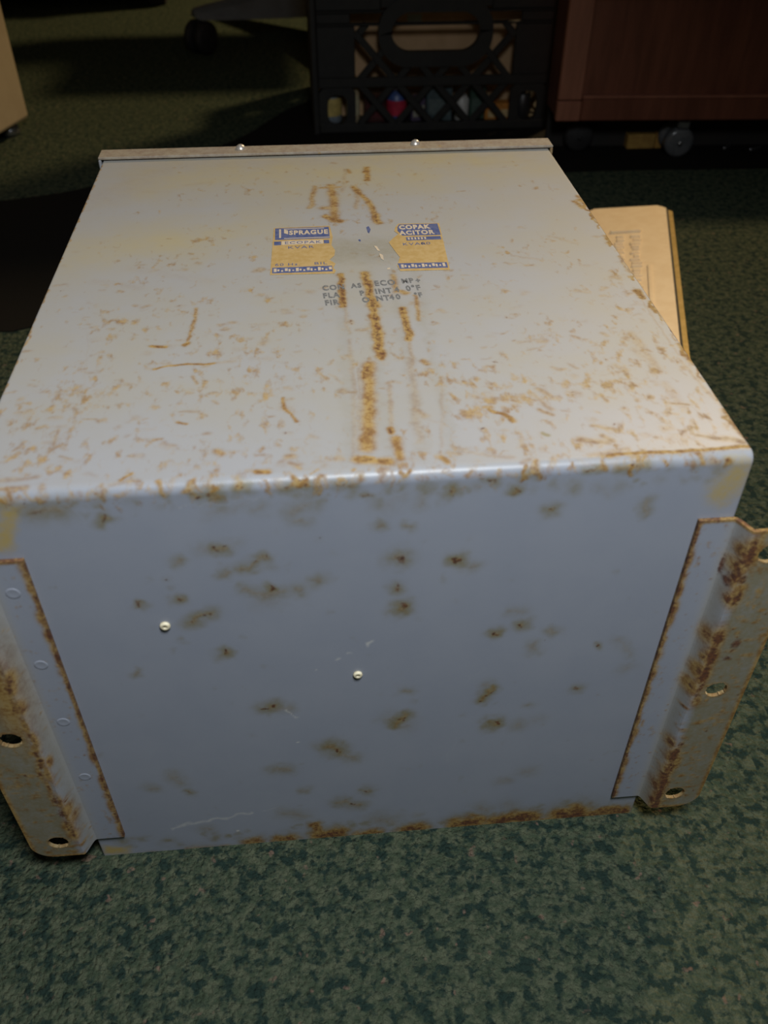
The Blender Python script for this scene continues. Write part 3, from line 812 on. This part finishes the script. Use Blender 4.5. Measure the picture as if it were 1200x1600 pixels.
text_mesh('small_print', '60 Hz.', -.0432, .2165, z2, .0052, M_BLUE, la, 1.0)
text_mesh('small_print', 'BIL', -.0185, .2165, z2, .0052, M_BLUE, la, 1.1)
patch('blue_bar', rect(-.0448, .2062, -.0072, .2140), z2, M_BLUE, la)
for i in range(16):
    x = -.0438 + i * .0023
    patch('print_dash', rect(x, .2078 + .0008 * (i % 2), x + .0012 + .0006 * (i % 3 == 0), .2122 - .0012 * (i % 3)), z3, M_LCREAM, la)

lb = patch('rating_label', [(.0350, .2032), (.0663, .2023), (.0694, .2749), (.0412, .2760), (.0385, .2700), (.0372, .2640), (.0395, .2590),
                            (.0350, .2520), (.0318, .2460), (.0345, .2330), (.0368, .2230), (.0338, .2110)], ZL, M_TAN, cap)
lb['label'] = 'right half of torn gold and blue rating label'
patch('header_band', [(.0420, .2560), (.0678, .2552), (.0680, .2738), (.0415, .2742), (.0400, .2700), (.0395, .2640)], z2, M_BLUE, lb)
text_mesh('brand_lettering', 'COPAK', .0410, .2662, z3, .0090, M_LCREAM, lb, 0.62, bold=.0005)
text_mesh('brand_lettering', 'ACITOR', .0405, .2572, z3, .0088, M_LCREAM, lb, 0.64, bold=.0004)
patch('blue_bar', rect(.0440, .2480, .0672, .2530), z2, M_BLUE, lb)
for i in range(6):
    patch('print_dash', rect(.0450 + i * .0022, .2490, .0462 + i * .0022, .2520), z3, M_LCREAM, lb)
text_mesh('small_print', 'KVAR', .0405, .2405, z2, .0056, M_BLUE, lb, 1.0)
text_mesh('small_print', '60', .0525, .2408, z2, .0056, M_BLUE, lb, 1.1)
patch('blue_bar', [(.0350, .2062), (.0655, .2053), (.0657, .2130), (.0345, .2138)], z2, M_BLUE, lb)
for i in range(13):
    x = .0362 + i * .0022
    patch('print_dash', rect(x, .2072 + .0008 * (i % 2), x + .0012 + .0005 * (i % 3 == 0), .2118 - .0010 * (i % 3)), z3, M_LCREAM, lb)
# scraps of foil left in the torn gap
for pts in ([(.0215, .2420), (.0235, .2405), (.0250, .2330), (.0232, .2345)], [(.0240, .2300), (.0262, .2270), (.0262, .2190), (.0245, .2220)],
            [(.0275, .2080), (.0292, .2085), (.0288, .2060), (.0270, .2060)]):
    patch('label_scrap', pts, ZL, M_LCREAM, cap)
patch('label_scrap', [(.0188, .2720), (.0205, .2735), (.0215, .2680), (.0200, .2620), (.0192, .2640)], ZL, M_BLUE, cap)
patch('label_scrap', [(.0120, .2520), (.0132, .2526), (.0136, .2500), (.0125, .2496)], ZL, M_BLUE, cap)


def stamp(px_items):
    for s, x, y, sz in px_items:
        text_mesh('stamped_text', s, x, y, H + 0.00008, sz, M_INK, cap, 0.62, rz=0.06, bold=.00035)


stamp([('CON', -.0143, .1812, .0088), ('A', .0033, .1830, .0080), ('S', .0072, .1832, .0080), ('ECO', .0176, .1846, .0094), ('MP', .0345, .1866, .0086),
       ('+', .0432, .1868, .0080),
       ('FLA', -.0143, .1712, .0088), ('P', .0078, .1728, .0086), ('INT', .0172, .1742, .0090), ('4', .0292, .1758, .0086), ('0°F', .0362, .1766, .0092),
       ('FIR', -.0135, .1622, .0088), ('O', .0086, .1640, .0086), ('NT', .0170, .1652, .0088), ('4', .0252, .1660, .0086), ('0', .0290, .1664, .0086),
       ('°F', .0402, .1678, .0080)])

# ------------------------------------------------------------------ cream cast-metal case beside the box (sloping lid)
def build_case():
    R0, R1 = Vector((.5008, .9107, .060)), Vector((.3878, .5305, .060))
    P = Vector((.4106, .9375, .0466))
    a = (R1 - R0).normalized()                 # towards the viewer
    b = (P - R0).normalized()                  # across, slightly downhill
    L, Wd = 0.46, 0.112
    t = thing('metal_case', (R0.x, R0.y, 0), 'cream cast-metal case with embossed sloping lid, beside the capacitor box', 'metal case')
    n = a.cross(b)
    if n.z < 0:
        n = -n

    def P3(u, v, h=0.0):
        q = R0 + a * u + b * v + n * h
        return Vector((q.x - R0.x, q.y - R0.y, q.z))

    def slab(name, out, h0, h1, mat, parent, to_floor=False, bev=0.0):
        bm = bmesh.new()
        hi = [bm.verts.new(P3(u, v, h1)) for u, v in out]
        lo = []
        for u, v in out:
            q = P3(u, v, h0)
            if to_floor:
                q.z = 0.0005
            lo.append(bm.verts.new(q))
        top = bm.faces.new(hi)
        bm.faces.new(lo[::-1])
        k = len(out)
        for i in range(k):
            bm.faces.new((lo[i], lo[(i + 1) % k], hi[(i + 1) % k], hi[i]))
        if bev:
            bmesh.ops.bevel(bm, geom=list(top.edges), offset=bev, segments=3, affect='EDGES', profile=0.5)
        return from_bm(name, bm, mat, parent)

    def rr(u0, v0, u1, v1, r, k=5):
        o = []
        for cu, cv, a0 in ((u1 - r, v1 - r, 0), (u0 + r, v1 - r, 90), (u0 + r, v0 + r, 180), (u1 - r, v0 + r, 270)):
            for i in range(k + 1):
                w = math.radians(a0 + 90 * i / k)
                o.append((cu + r * math.cos(w), cv + r * math.sin(w)))
        return o

    slab('body', rr(-.002, -.010, L + .002, Wd + .001, .008), -.008, -.008, M_ALU2, t, True, 0.002)
    slab('gasket', rr(0, -.0035, L, Wd, .008), -.010, -.004, M_GAP, t)
    lid = slab('lid', rr(0, 0, L, Wd, .011), -.005, 0.0, M_ALU, t, False, 0.0035)
    # embossing on the lid: one long bar, rows of worn raised characters running along the lid
    slab('embossed_bar', rr(.0880, .036, .0940, .078, .002, 2), -.001, .0030, M_ALU, lid, False, .0008)
    rg = random.Random(5)
    for v0, u0, u1 in ((.044, .105, .30), (.066, .105, .27)):
        u = u0
        while u < u1:
            w = rg.uniform(.0035, .008)
            slab('embossed_mark', rr(u, v0 - rg.uniform(.004, .008), u + w, v0 + rg.uniform(.003, .008), .0012, 1), -.001, .0024, M_ALU, lid, False, .0006)
            u += w + rg.uniform(.003, .006)
    slab('embossed_bar', rr(.20, .026, .40, .030, .001, 1), -.001, .0022, M_ALU, lid)


build_case()


# ------------------------------------------------------------------ milk crate
CX0, CX1, CY0, CY1, CH = 0.003, 0.461, 1.450, 1.780, 0.280
crate = thing('milk_crate', ((CX0 + CX1) / 2, CY0, 0), 'black plastic milk crate with lattice sides and oval handle hole, behind the capacitor box', 'crate')
CW = CX1 - CX0
CD = CY1 - CY0


def crate_part(name, c, s, bevel=0.002):
    return box(name, c, s, M_BLACKP, crate, bevel)


crate_part('crate_floor', (0, CD / 2, 0.008), (CW - .012, CD - .012, 0.010))
for sx in (-1, 1):
    for yy in (0.006, CD - 0.006):
        crate_part('corner_post', (sx * (CW / 2 - 0.006), yy, CH / 2), (0.012, 0.012, CH))


def inside_handle(x, z, hw, z0, z1):
    r = 0.040
    if z > z1:
        return False
    cx = max(-hw + r, min(hw - r, x))
    cz = max(z0 + r, z)
    return math.hypot(x - cx, z - cz) < r


def crate_wall(length, origin, ang, handle):
    """one lattice wall, built in its own x/z plane and turned into place"""
    Mx = Matrix.Translation(origin) @ Matrix.Rotation(ang, 4, 'Z')
    th = 0.008

    def put(name, x0, x1, z0, z1, depth=th, yo=0.0):
        o = box(name, (0, 0, 0), (x1 - x0, depth, z1 - z0), M_BLACKP, crate, 0.0012)
        o.matrix_basis = Mx @ Matrix.Translation(((x0 + x1) / 2, yo, (z0 + z1) / 2))
        return o

    hl = length / 2 - 0.012
    lat = min(0.148, hl - 0.05)                # half width of the lattice field
    put('top_rim', -hl, hl, 0.236, 0.280, 0.012)
    put('rim_rib', -hl, hl, 0.2065, 0.2105, 0.013)
    put('rim_rib', -hl, hl, 0.1860, 0.1900, 0.013)
    put('middle_rib', -hl, hl, 0.0830, 0.1000, 0.010)
    put('bottom_rail', -hl, hl, 0.003, 0.018, 0.012)
    hw, hz0, hz1 = 0.081, 0.143, 0.207
    # solid band under the rim, left open at the handle and at two short slots
    edge = hw + 0.020 if handle else 0.0
    if handle:
        for s in (-1, 1):
            x0, x1 = sorted((s * edge, s * hl))
            put('upper_band', x0, x1, 0.2105, 0.236)
            a0, a1 = sorted((s * (edge + .004), s * (edge + .030)))
            b0, b1 = sorted((s * (edge + .055), s * hl))
            put('upper_band', b0, b1, 0.190, 0.2065)
        put('upper_band', -edge, edge, 0.214, 0.236)
    else:
        put('upper_band', -hl, hl, 0.190, 0.236)
    # solid end panels with a round-ended slot low down
    for s in (-1, 1):
        x0, x1 = sorted((s * lat, s * hl))
        put('end_panel', x0, x1, 0.100, 0.186)
        bm = bmesh.new()
        wcx, wcz, ww, wh = (x0 + x1) / 2, 0.0445, 0.0185, 0.026
        outer, inner = [], []
        for k in range(24):
            w = 2 * math.pi * (k + .5) / 24
            cx, sn = math.cos(w), math.sin(w)
            m = max(abs(cx), abs(sn))
            outer.append((wcx + (x1 - x0) / 2 * cx / m, wcz + 0.0385 * sn / m))
            e = 2.0 / 3.2
            inner.append((wcx + ww * math.copysign(abs(cx) ** e, cx), wcz + wh * math.copysign(abs(sn) ** e, sn)))
        rings = [[bm.verts.new((x, yy, z)) for x, z in ring] for ring, yy in ((outer, -th / 2), (inner, -th / 2), (inner, th / 2), (outer, th / 2))]
        for a_, b_ in ((0, 1), (1, 2), (2, 3), (3, 0)):
            for k in range(24):
                j = (k + 1) % 24
                bm.faces.new((rings[a_][k], rings[a_][j], rings[b_][j], rings[b_][k]))
        o = from_bm('slotted_panel', bm, M_BLACKP, crate)
        o.matrix_basis = Mx
    # raised collar round the handle hole
    if handle:
        bm = bmesh.new()

        def oval(hw_, z0_, z1_, r_):
            pts = []
            for cx, cz, w0 in ((hw_ - r_, z1_ - r_, 0), (-hw_ + r_, z1_ - r_, 90), (-hw_ + r_, z0_ + r_, 180), (hw_ - r_, z0_ + r_, 270)):
                for k in range(9):
                    w = math.radians(w0 + 90 * k / 8)
                    pts.append((cx + r_ * math.cos(w), cz + r_ * math.sin(w)))
            return pts
        oi, oo = oval(hw, hz0, hz1, 0.034), oval(hw + .024, hz0 - .026, hz1 + .024, 0.054)
        n = len(oi)
        rings = [[bm.verts.new((x, yy, z)) for x, z in ring] for ring, yy in ((oo, -.008), (oi, -.008), (oi, .006), (oo, .006))]
        for a_, b_ in ((0, 1), (1, 2), (2, 3), (3, 0)):
            for k in range(n):
                j = (k + 1) % n
                bm.faces.new((rings[a_][k], rings[a_][j], rings[b_][j], rings[b_][k]))
        o = from_bm('handle_collar', bm, M_BLACKP, crate)
        o.matrix_basis = Mx
    # diagonal lattice strips, cut at the field's edge and round the handle
    per, vper = 0.0716, 0.0780
    zc0 = 0.1310
    slope = vper / per
    for sg in (1, -1):
        k = -8
        while k <= 8:
            xk = k * per + (per / 2 if handle else 0)
            run = None
            st = 0.001
            x = -lat
            segs = []
            while x <= lat + 1e-9:
                z = zc0 + sg * slope * (x - xk)
                ok = 0.016 <= z <= 0.189 and not (handle and inside_handle(x, z, hw + .014, hz0 - .016, 0.30))
                if ok:
                    run = [x, x] if run is None else [run[0], x]
                if (not ok or x + st > lat) and run is not None:
                    if run[1] - run[0] > 0.010:
                        segs.append(run)
                    run = None
                x += st
            for x0, x1 in segs:
                za, zb = zc0 + sg * slope * (x0 - xk), zc0 + sg * slope * (x1 - xk)
                Ls = math.hypot(x1 - x0, zb - za)
                o = box('lattice_strip', (0, 0, 0), (Ls, 0.006, 0.0125), M_BLACKP, crate, 0.001)
                o.matrix_basis = Mx @ Matrix.Translation(((x0 + x1) / 2, 0.001 * sg, (za + zb) / 2)) @ Matrix.Rotation(-math.atan2(zb - za, x1 - x0), 4, 'Y')
            k += 1


crate_wall(CW, (0, 0.006, 0), 0, True)
crate_wall(CW, (0, CD - .006, 0), math.pi, False)
crate_wall(CD, (-CW / 2 + .006, CD / 2, 0), -math.pi / 2, False)
crate_wall(CD, (CW / 2 - .006, CD / 2, 0), math.pi / 2, False)

# cardboard box standing in the crate, unseen upper part made tall to cast shade
cb = thing('cardboard_box', (0.232, 1.612, 0.014), 'tall brown cardboard box standing inside the black milk crate', 'box')
for nm, c, s in (('front_wall', (0, -.092, .39), (.40, .004, .78)), ('back_wall', (0, .092, .39), (.40, .004, .78)),
                 ('side_wall', (-.198, 0, .39), (.004, .18, .78)), ('side_wall', (.198, 0, .39), (.004, .18, .78)),
                 ('base', (0, 0, .003), (.392, .18, .004)), ('top_flap', (0, -.046, .7825), (.40, .091, .004)), ('top_flap', (0, .046, .7825), (.40, .091, .004))):
    box(nm, c, s, M_CARD, cb, 0.0006)
box('packing_tape', (0, 0, .7850), (.40, .05, .0006), simple('packing_tape', (.45, .33, .17), (.40, .29, .15), 50, .3), cb)
M_TAGP = simple('pale_green_paper', (.42, .46, .40), (.36, .40, .34), 80, .7)
box('paper_label', (-0.032, -.0944, .170), (.026, .0006, .014), M_TAGP, cb)


# small goods lying along the crate floor
def hue(name, c, rough=.4):
    return simple(name, c, tuple(v * .75 for v in c), 120, rough)


def jar(label, x, y, r, h, body, cap_c, band=None, tilt=0.0):
    t = thing('small_bottle', (x, y, 0.0135), label, 'bottle', group='small goods in the milk crate')
    Mr = Matrix.Rotation(tilt, 4, 'Y')
    b = lathe('bottle_body', [(0, 0), (r * .9, 0), (r, r * .15), (r, h * .68), (r * .6, h * .8), (r * .5, h * .82), (0, h * .82)], hue('bottle_body', body), t, 18, Mr)
    lathe('bottle_cap', [(0, h * .82), (r * .55, h * .82), (r * .55, h * .98), (r * .5, h), (0, h)], hue('bottle_cap', cap_c), t, 16, Mr)
    if band:
        lathe('bottle_label', [(r * 1.015, h * .18), (r * 1.015, h * .58)], hue('bottle_label', band), t, 18, Mr)
    return t


def packet(label, x, y, z, s, c, c2, rz=0.0, tilt=0.0):
    t = thing('small_packet', (x, y, z), label, 'packet', rz, 'small goods in the milk crate')
    box('packet_body', (0, 0, s[2] / 2), s, hue('packet_body', c), t, .002)
    box('packet_print', (0, -s[1] / 2 - .0004, s[2] * .42), (s[0] * .8, .0006, s[2] * .45), hue('packet_print', c2), t)
    t.rotation_euler = (0, tilt, rz)
    return t


jar('grey-blue bottle with yellow band, in the leftmost slot of the milk crate', 0.037, 1.4885, .022, .080, (.22, .26, .30), (.55, .22, .04), (.55, .42, .14))
jar('slim orange and cream bottle beside the leftmost bottle in the crate', 0.080, 1.482, .013, .085, (.45, .36, .22), (.50, .24, .05), (.55, .50, .32))
jar('blue bottle with a red band lying in the crate behind the lattice', 0.165, 1.488, .020, .068, (.05, .09, .25), (.5, .5, .52), (.45, .03, .06))
packet('dark maroon packet in the crate left of the blue bottle', 0.122, 1.486, .0135, (.04, .03, .05), (.05, .012, .012), (.09, .015, .02))
packet('purple-grey packet in the crate right of the blue bottle', 0.205, 1.484, .0135, (.028, .02, .045), (.09, .07, .12), (.33, .32, .26), .2)
packet('teal-grey packet in the middle of the crate', 0.248, 1.488, .0135, (.050, .03, .062), (.06, .09, .10), (.10, .13, .13), -.1)
jar('small white bottle in the crate right of centre', 0.292, 1.482, .014, .055, (.48, .48, .46), (.5, .5, .5), None)
packet('dark green packet standing behind the small white bottle in the crate', 0.322, 1.490, .0135, (.03, .025, .060), (.04, .08, .06), (.08, .12, .10), .1)
packet('orange and cream packet lying at the right of the crate', 0.366, 1.485, .0135, (.060, .03, .030), (.50, .20, .04), (.60, .44, .22), .05)
jar('black bottle with a silver cap at the right end of the crate', 0.412, 1.485, .016, .062, (.02, .02, .02), (.6, .6, .6), None)


# ------------------------------------------------------------------ wooden cabinet on casters
KX0, KX1, KY0, KY1, KZ0, KZ1 = 0.420, 1.300, 1.262, 1.362, 0.072, 0.300
cab = thing('wooden_cabinet', (KX0, KY0, 0), 'red-brown wooden cabinet on casters, right of the milk crate', 'cabinet', -0.06)
cw, cd = KX1 - KX0, KY1 - KY0
box('carcass', (cw / 2, cd / 2 + .012, (KZ0 + KZ1) / 2), (cw - .004, cd - .026, KZ1 - KZ0 - .004), M_WOOD, cab, .001)
box('stile', (.021, .008, (KZ0 + KZ1) / 2 + .017), (.042, .016, KZ1 - KZ0 - .034), M_WOODL, cab, .002)
box('corner_block', (.021, .007, KZ0 + .0165), (.042, .018, .033), M_WOODL, cab, .002)
box('stile', (cw - .021, .008, (KZ0 + KZ1) / 2), (.042, .016, KZ1 - KZ0), M_WOODL, cab, .002)
box('bottom_rail', (cw / 2, .008, KZ0 + .018), (cw - .084, .016, .036), M_WOOD, cab, .002)
box('panel_bead', (cw / 2, .006, KZ0 + .0385), (cw - .084, .014, .005), M_WOODL, cab, .002)
box('top_rail', (cw / 2, .008, KZ1 - .02), (cw - .084, .016, .04), M_WOOD, cab, .002)
box('inset_panel', (cw / 2, .0135, (KZ0 + KZ1) / 2), (cw - .080, .006, KZ1 - KZ0 - .07), M_WOOD, cab)
box('back_light_stop', (cw / 2, cd - .008, .037), (cw - .01, .012, .070), M_WOOD_DARK, cab)  # added board, stops lamp light reaching the floor under the cabinet
box('cabinet_top', (cw / 2, cd / 2, KZ1 + .009), (cw + .02, cd + .02, .018), M_WOODL, cab, .003)
M_CLEAR = simple('grey_caster_wheel', (.10, .105, .11), (.07, .075, .08), 60, .22)
for x in (.235, cw - .1, .060):
    for y in ((.030, .068) if x > .1 else (.064,)):
        c = lathe('caster_wheel', [(0, -.010), (.020, -.010), (.0255, -.007), (.0265, 0), (.0255, .007), (.020, .010), (0, .010)], M_CLEAR if x > .1 else M_RUBBER, cab, 26,
                  Matrix.Rotation(math.pi / 2, 4, 'X'), (x, y, .027))
        lathe('axle', [(0, -.013), (.004, -.013), (.004, .013), (0, .013)], M_CHROME if x > .1 else M_RUBBER, c, 12, Matrix.Rotation(math.pi / 2, 4, 'X'))
        box('caster_fork', (0, 0, .033), (.022, .030, .016), M_CHROME if x > .1 else M_RUBBER, c, .003)

# odds and ends on the carpet under and before the cabinet
blk = thing('wood_block', (0.604, 1.335, 0), 'small yellow-brown wooden block on the carpet under the cabinet', 'block')
M_YB = simple('yellow_brown_wood', (.34, .21, .05), (.26, .15, .035), 90, .6)
box('block_body', (0, 0, .0135), (.052, .03, .026), M_YB, blk, .002)
box('block_end', (.034, 0, .0140), (.014, .031, .027), simple('amber_end', (.36, .20, .05), (.3, .17, .04), 90, .5), blk, .002)
for (x, y, L, rz, lab) in ((0.777, 1.322, .053, .75, 'thin shiny metal rod on the carpet under the cabinet'),
                           (0.817, 1.300, .030, .4, 'short shiny metal pin on the carpet, rightmost under the cabinet')):
    bm = bmesh.new()
    bm_lathe(bm, [(0, -L / 2), (.0022, -L / 2), (.003, -L / 2 + .003), (.0022, -L / 2 + .006), (.0022, L / 2 - .002), (.0012, L / 2), (0, L / 2)], 10,
             Matrix.Rotation(math.pi / 2, 4, 'Y'))
    o = from_bm('metal_rod', bm, M_CHROME, None, True, (x, y, .0032))
    o.rotation_euler = (0, 0, rz)
    tag(o, lab, 'rod')

# ------------------------------------------------------------------ beige cabinet at the left edge
bc = thing('metal_cabinet', (-0.800, 1.36, 0), 'beige metal cabinet on low feet at the left edge of the picture', 'cabinet', -0.30)
box('cabinet_body', (0, 0, .325), (.40, .46, .60), M_BEIGE, bc, .006, seg=2)
box('plinth', (0, 0, .021), (.34, .40, .010), M_WOOD_DARK, bc, .001)
for sx in (-1, 1):
    for sy in (-1, 1):
        lathe('foot', [(0, 0), (.018, 0), (.020, .006), (.014, .024), (0, .024)], M_CHROME if sx > 0 else M_RUBBER, bc, 18, None, (sx * .17, sy * .20, 0))
for k in range(3):
    d = box('drawer_front', (0, -.232, .13 + k * .195), (.37, .008, .18), M_BEIGE, bc, .003)
    box('drawer_handle', (0, -.010, .03), (.10, .012, .014), M_CHROME, d, .003)

# ------------------------------------------------------------------ swivel chair
ch = thing('swivel_chair', (0.080, 2.225, 0), 'swivel chair with blue-grey star base and black casters behind the crate', 'chair')
a0 = math.atan2(2.075 - 2.225, -0.2535 - 0.080)
for k in range(5):
    w = a0 + 2 * math.pi * k / 5
    bm = bmesh.new()
    secs = [(.03, .050, .060, .135), (.15, .042, .065, .125), (.28, .032, .072, .110), (.365, .026, .078, .100), (.375, .018, .082, .096)]
    rings = []
    for r_, hw_, zb_, zt_ in secs:
        rings.append([bm.verts.new((r_, -hw_, zb_)), bm.verts.new((r_, hw_, zb_)), bm.verts.new((r_, hw_ * .8, zt_ - .008)),
                      bm.verts.new((r_, hw_ * .4, zt_)), bm.verts.new((r_, -hw_ * .4, zt_)), bm.verts.new((r_, -hw_ * .8, zt_ - .008))])
    for A, B in zip(rings[:-1], rings[1:]):
        for i in range(6):
            bm.faces.new((A[i], A[(i + 1) % 6], B[(i + 1) % 6], B[i]))
    bm.faces.new(rings[0][::-1])
    bm.faces.new(rings[-1])
    lg = from_bm('base_leg', bm, M_BLUEGREY, ch)
    lg.rotation_euler = (0, 0, w)
    Mw = Matrix.Rotation(math.pi / 2, 4, 'X') @ Matrix.Translation((0, 0, 0))
    for dy in (-.015, .015):
        lathe('caster_wheel', [(0, -.011), (.026, -.011), (.036, -.006), (.037, 0), (.036, .006), (.026, .011), (0, .011)], M_RUBBER, lg, 24,
              Matrix.Rotation(.5, 4, 'Z') @ Mw, (.362 - .5 * dy, dy, .0375))
    lathe('caster_stem', [(0, .03), (.008, .03), (.008, .082), (0, .082)], M_RUBBER, lg, 10, None, (.362, 0, 0))
lathe('hub', [(0, .055), (.052, .055), (.055, .07), (.055, .13), (.045, .145), (0, .145)], M_BLUEGREY, ch, 28)
lathe('gas_column', [(0, .14), (.026, .14), (.026, .30), (.015, .30), (.015, .42), (0, .42)], M_RUBBER, ch, 20)
box('seat', (0, 0, .455), (.46, .45, .075), M_FABRIC, ch, .03, seg=3)
box('backrest', (0, .235, .75), (.42, .06, .44), M_FABRIC, ch, .025, seg=3)
box('back_bracket', (0, .215, .50), (.06, .03, .18), M_RUBBER, ch, .004)

# ------------------------------------------------------------------ dark trunk far left
tr = thing('storage_trunk', (-0.66, 2.78, 0), 'dark reddish-brown trunk on the far carpet, upper left', 'trunk', 0.02)
box('trunk_body', (0, 0, .180), (.60, .34, .30), M_TRUNK, tr, .04, seg=4)
box('trunk_lid', (0, 0, .360), (.61, .35, .060), M_TRUNK, tr, .02, seg=3)
for x in (-.2, .2):
    box('strap', (x, -.172, .19), (.035, .006, .30), M_RUBBER, tr, .002)
for x in (-.24, .24):
    for y in (-.12, .12):
        box('foot', (x, y, .016), (.05, .05, .032), M_WOOD_DARK, tr, .004)

# ------------------------------------------------------------------ added black sheet, outlined on the shadow edges, darkens the floor by crate and cabinet
def build_shade_sheet():
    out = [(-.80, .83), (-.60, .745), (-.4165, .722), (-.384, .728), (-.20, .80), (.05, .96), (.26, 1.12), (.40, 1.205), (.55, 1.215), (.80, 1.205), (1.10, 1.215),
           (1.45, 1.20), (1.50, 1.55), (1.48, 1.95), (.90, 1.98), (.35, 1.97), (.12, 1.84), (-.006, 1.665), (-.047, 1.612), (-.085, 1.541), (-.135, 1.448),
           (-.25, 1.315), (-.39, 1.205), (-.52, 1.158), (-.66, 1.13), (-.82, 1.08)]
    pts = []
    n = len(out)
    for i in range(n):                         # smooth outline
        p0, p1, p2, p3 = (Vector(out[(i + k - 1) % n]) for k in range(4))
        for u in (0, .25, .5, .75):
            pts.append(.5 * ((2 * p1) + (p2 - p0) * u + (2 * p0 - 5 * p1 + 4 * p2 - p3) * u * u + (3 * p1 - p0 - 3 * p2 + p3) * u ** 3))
    o = prism('floor_shade_sheet', [(p.x, p.y) for p in pts], 0.0003, 0.0018, M_SHADE_SHEET)
    tag(o, 'added flat black sheet shading the carpet around the milk crate and cabinet', 'shade sheet')


build_shade_sheet()
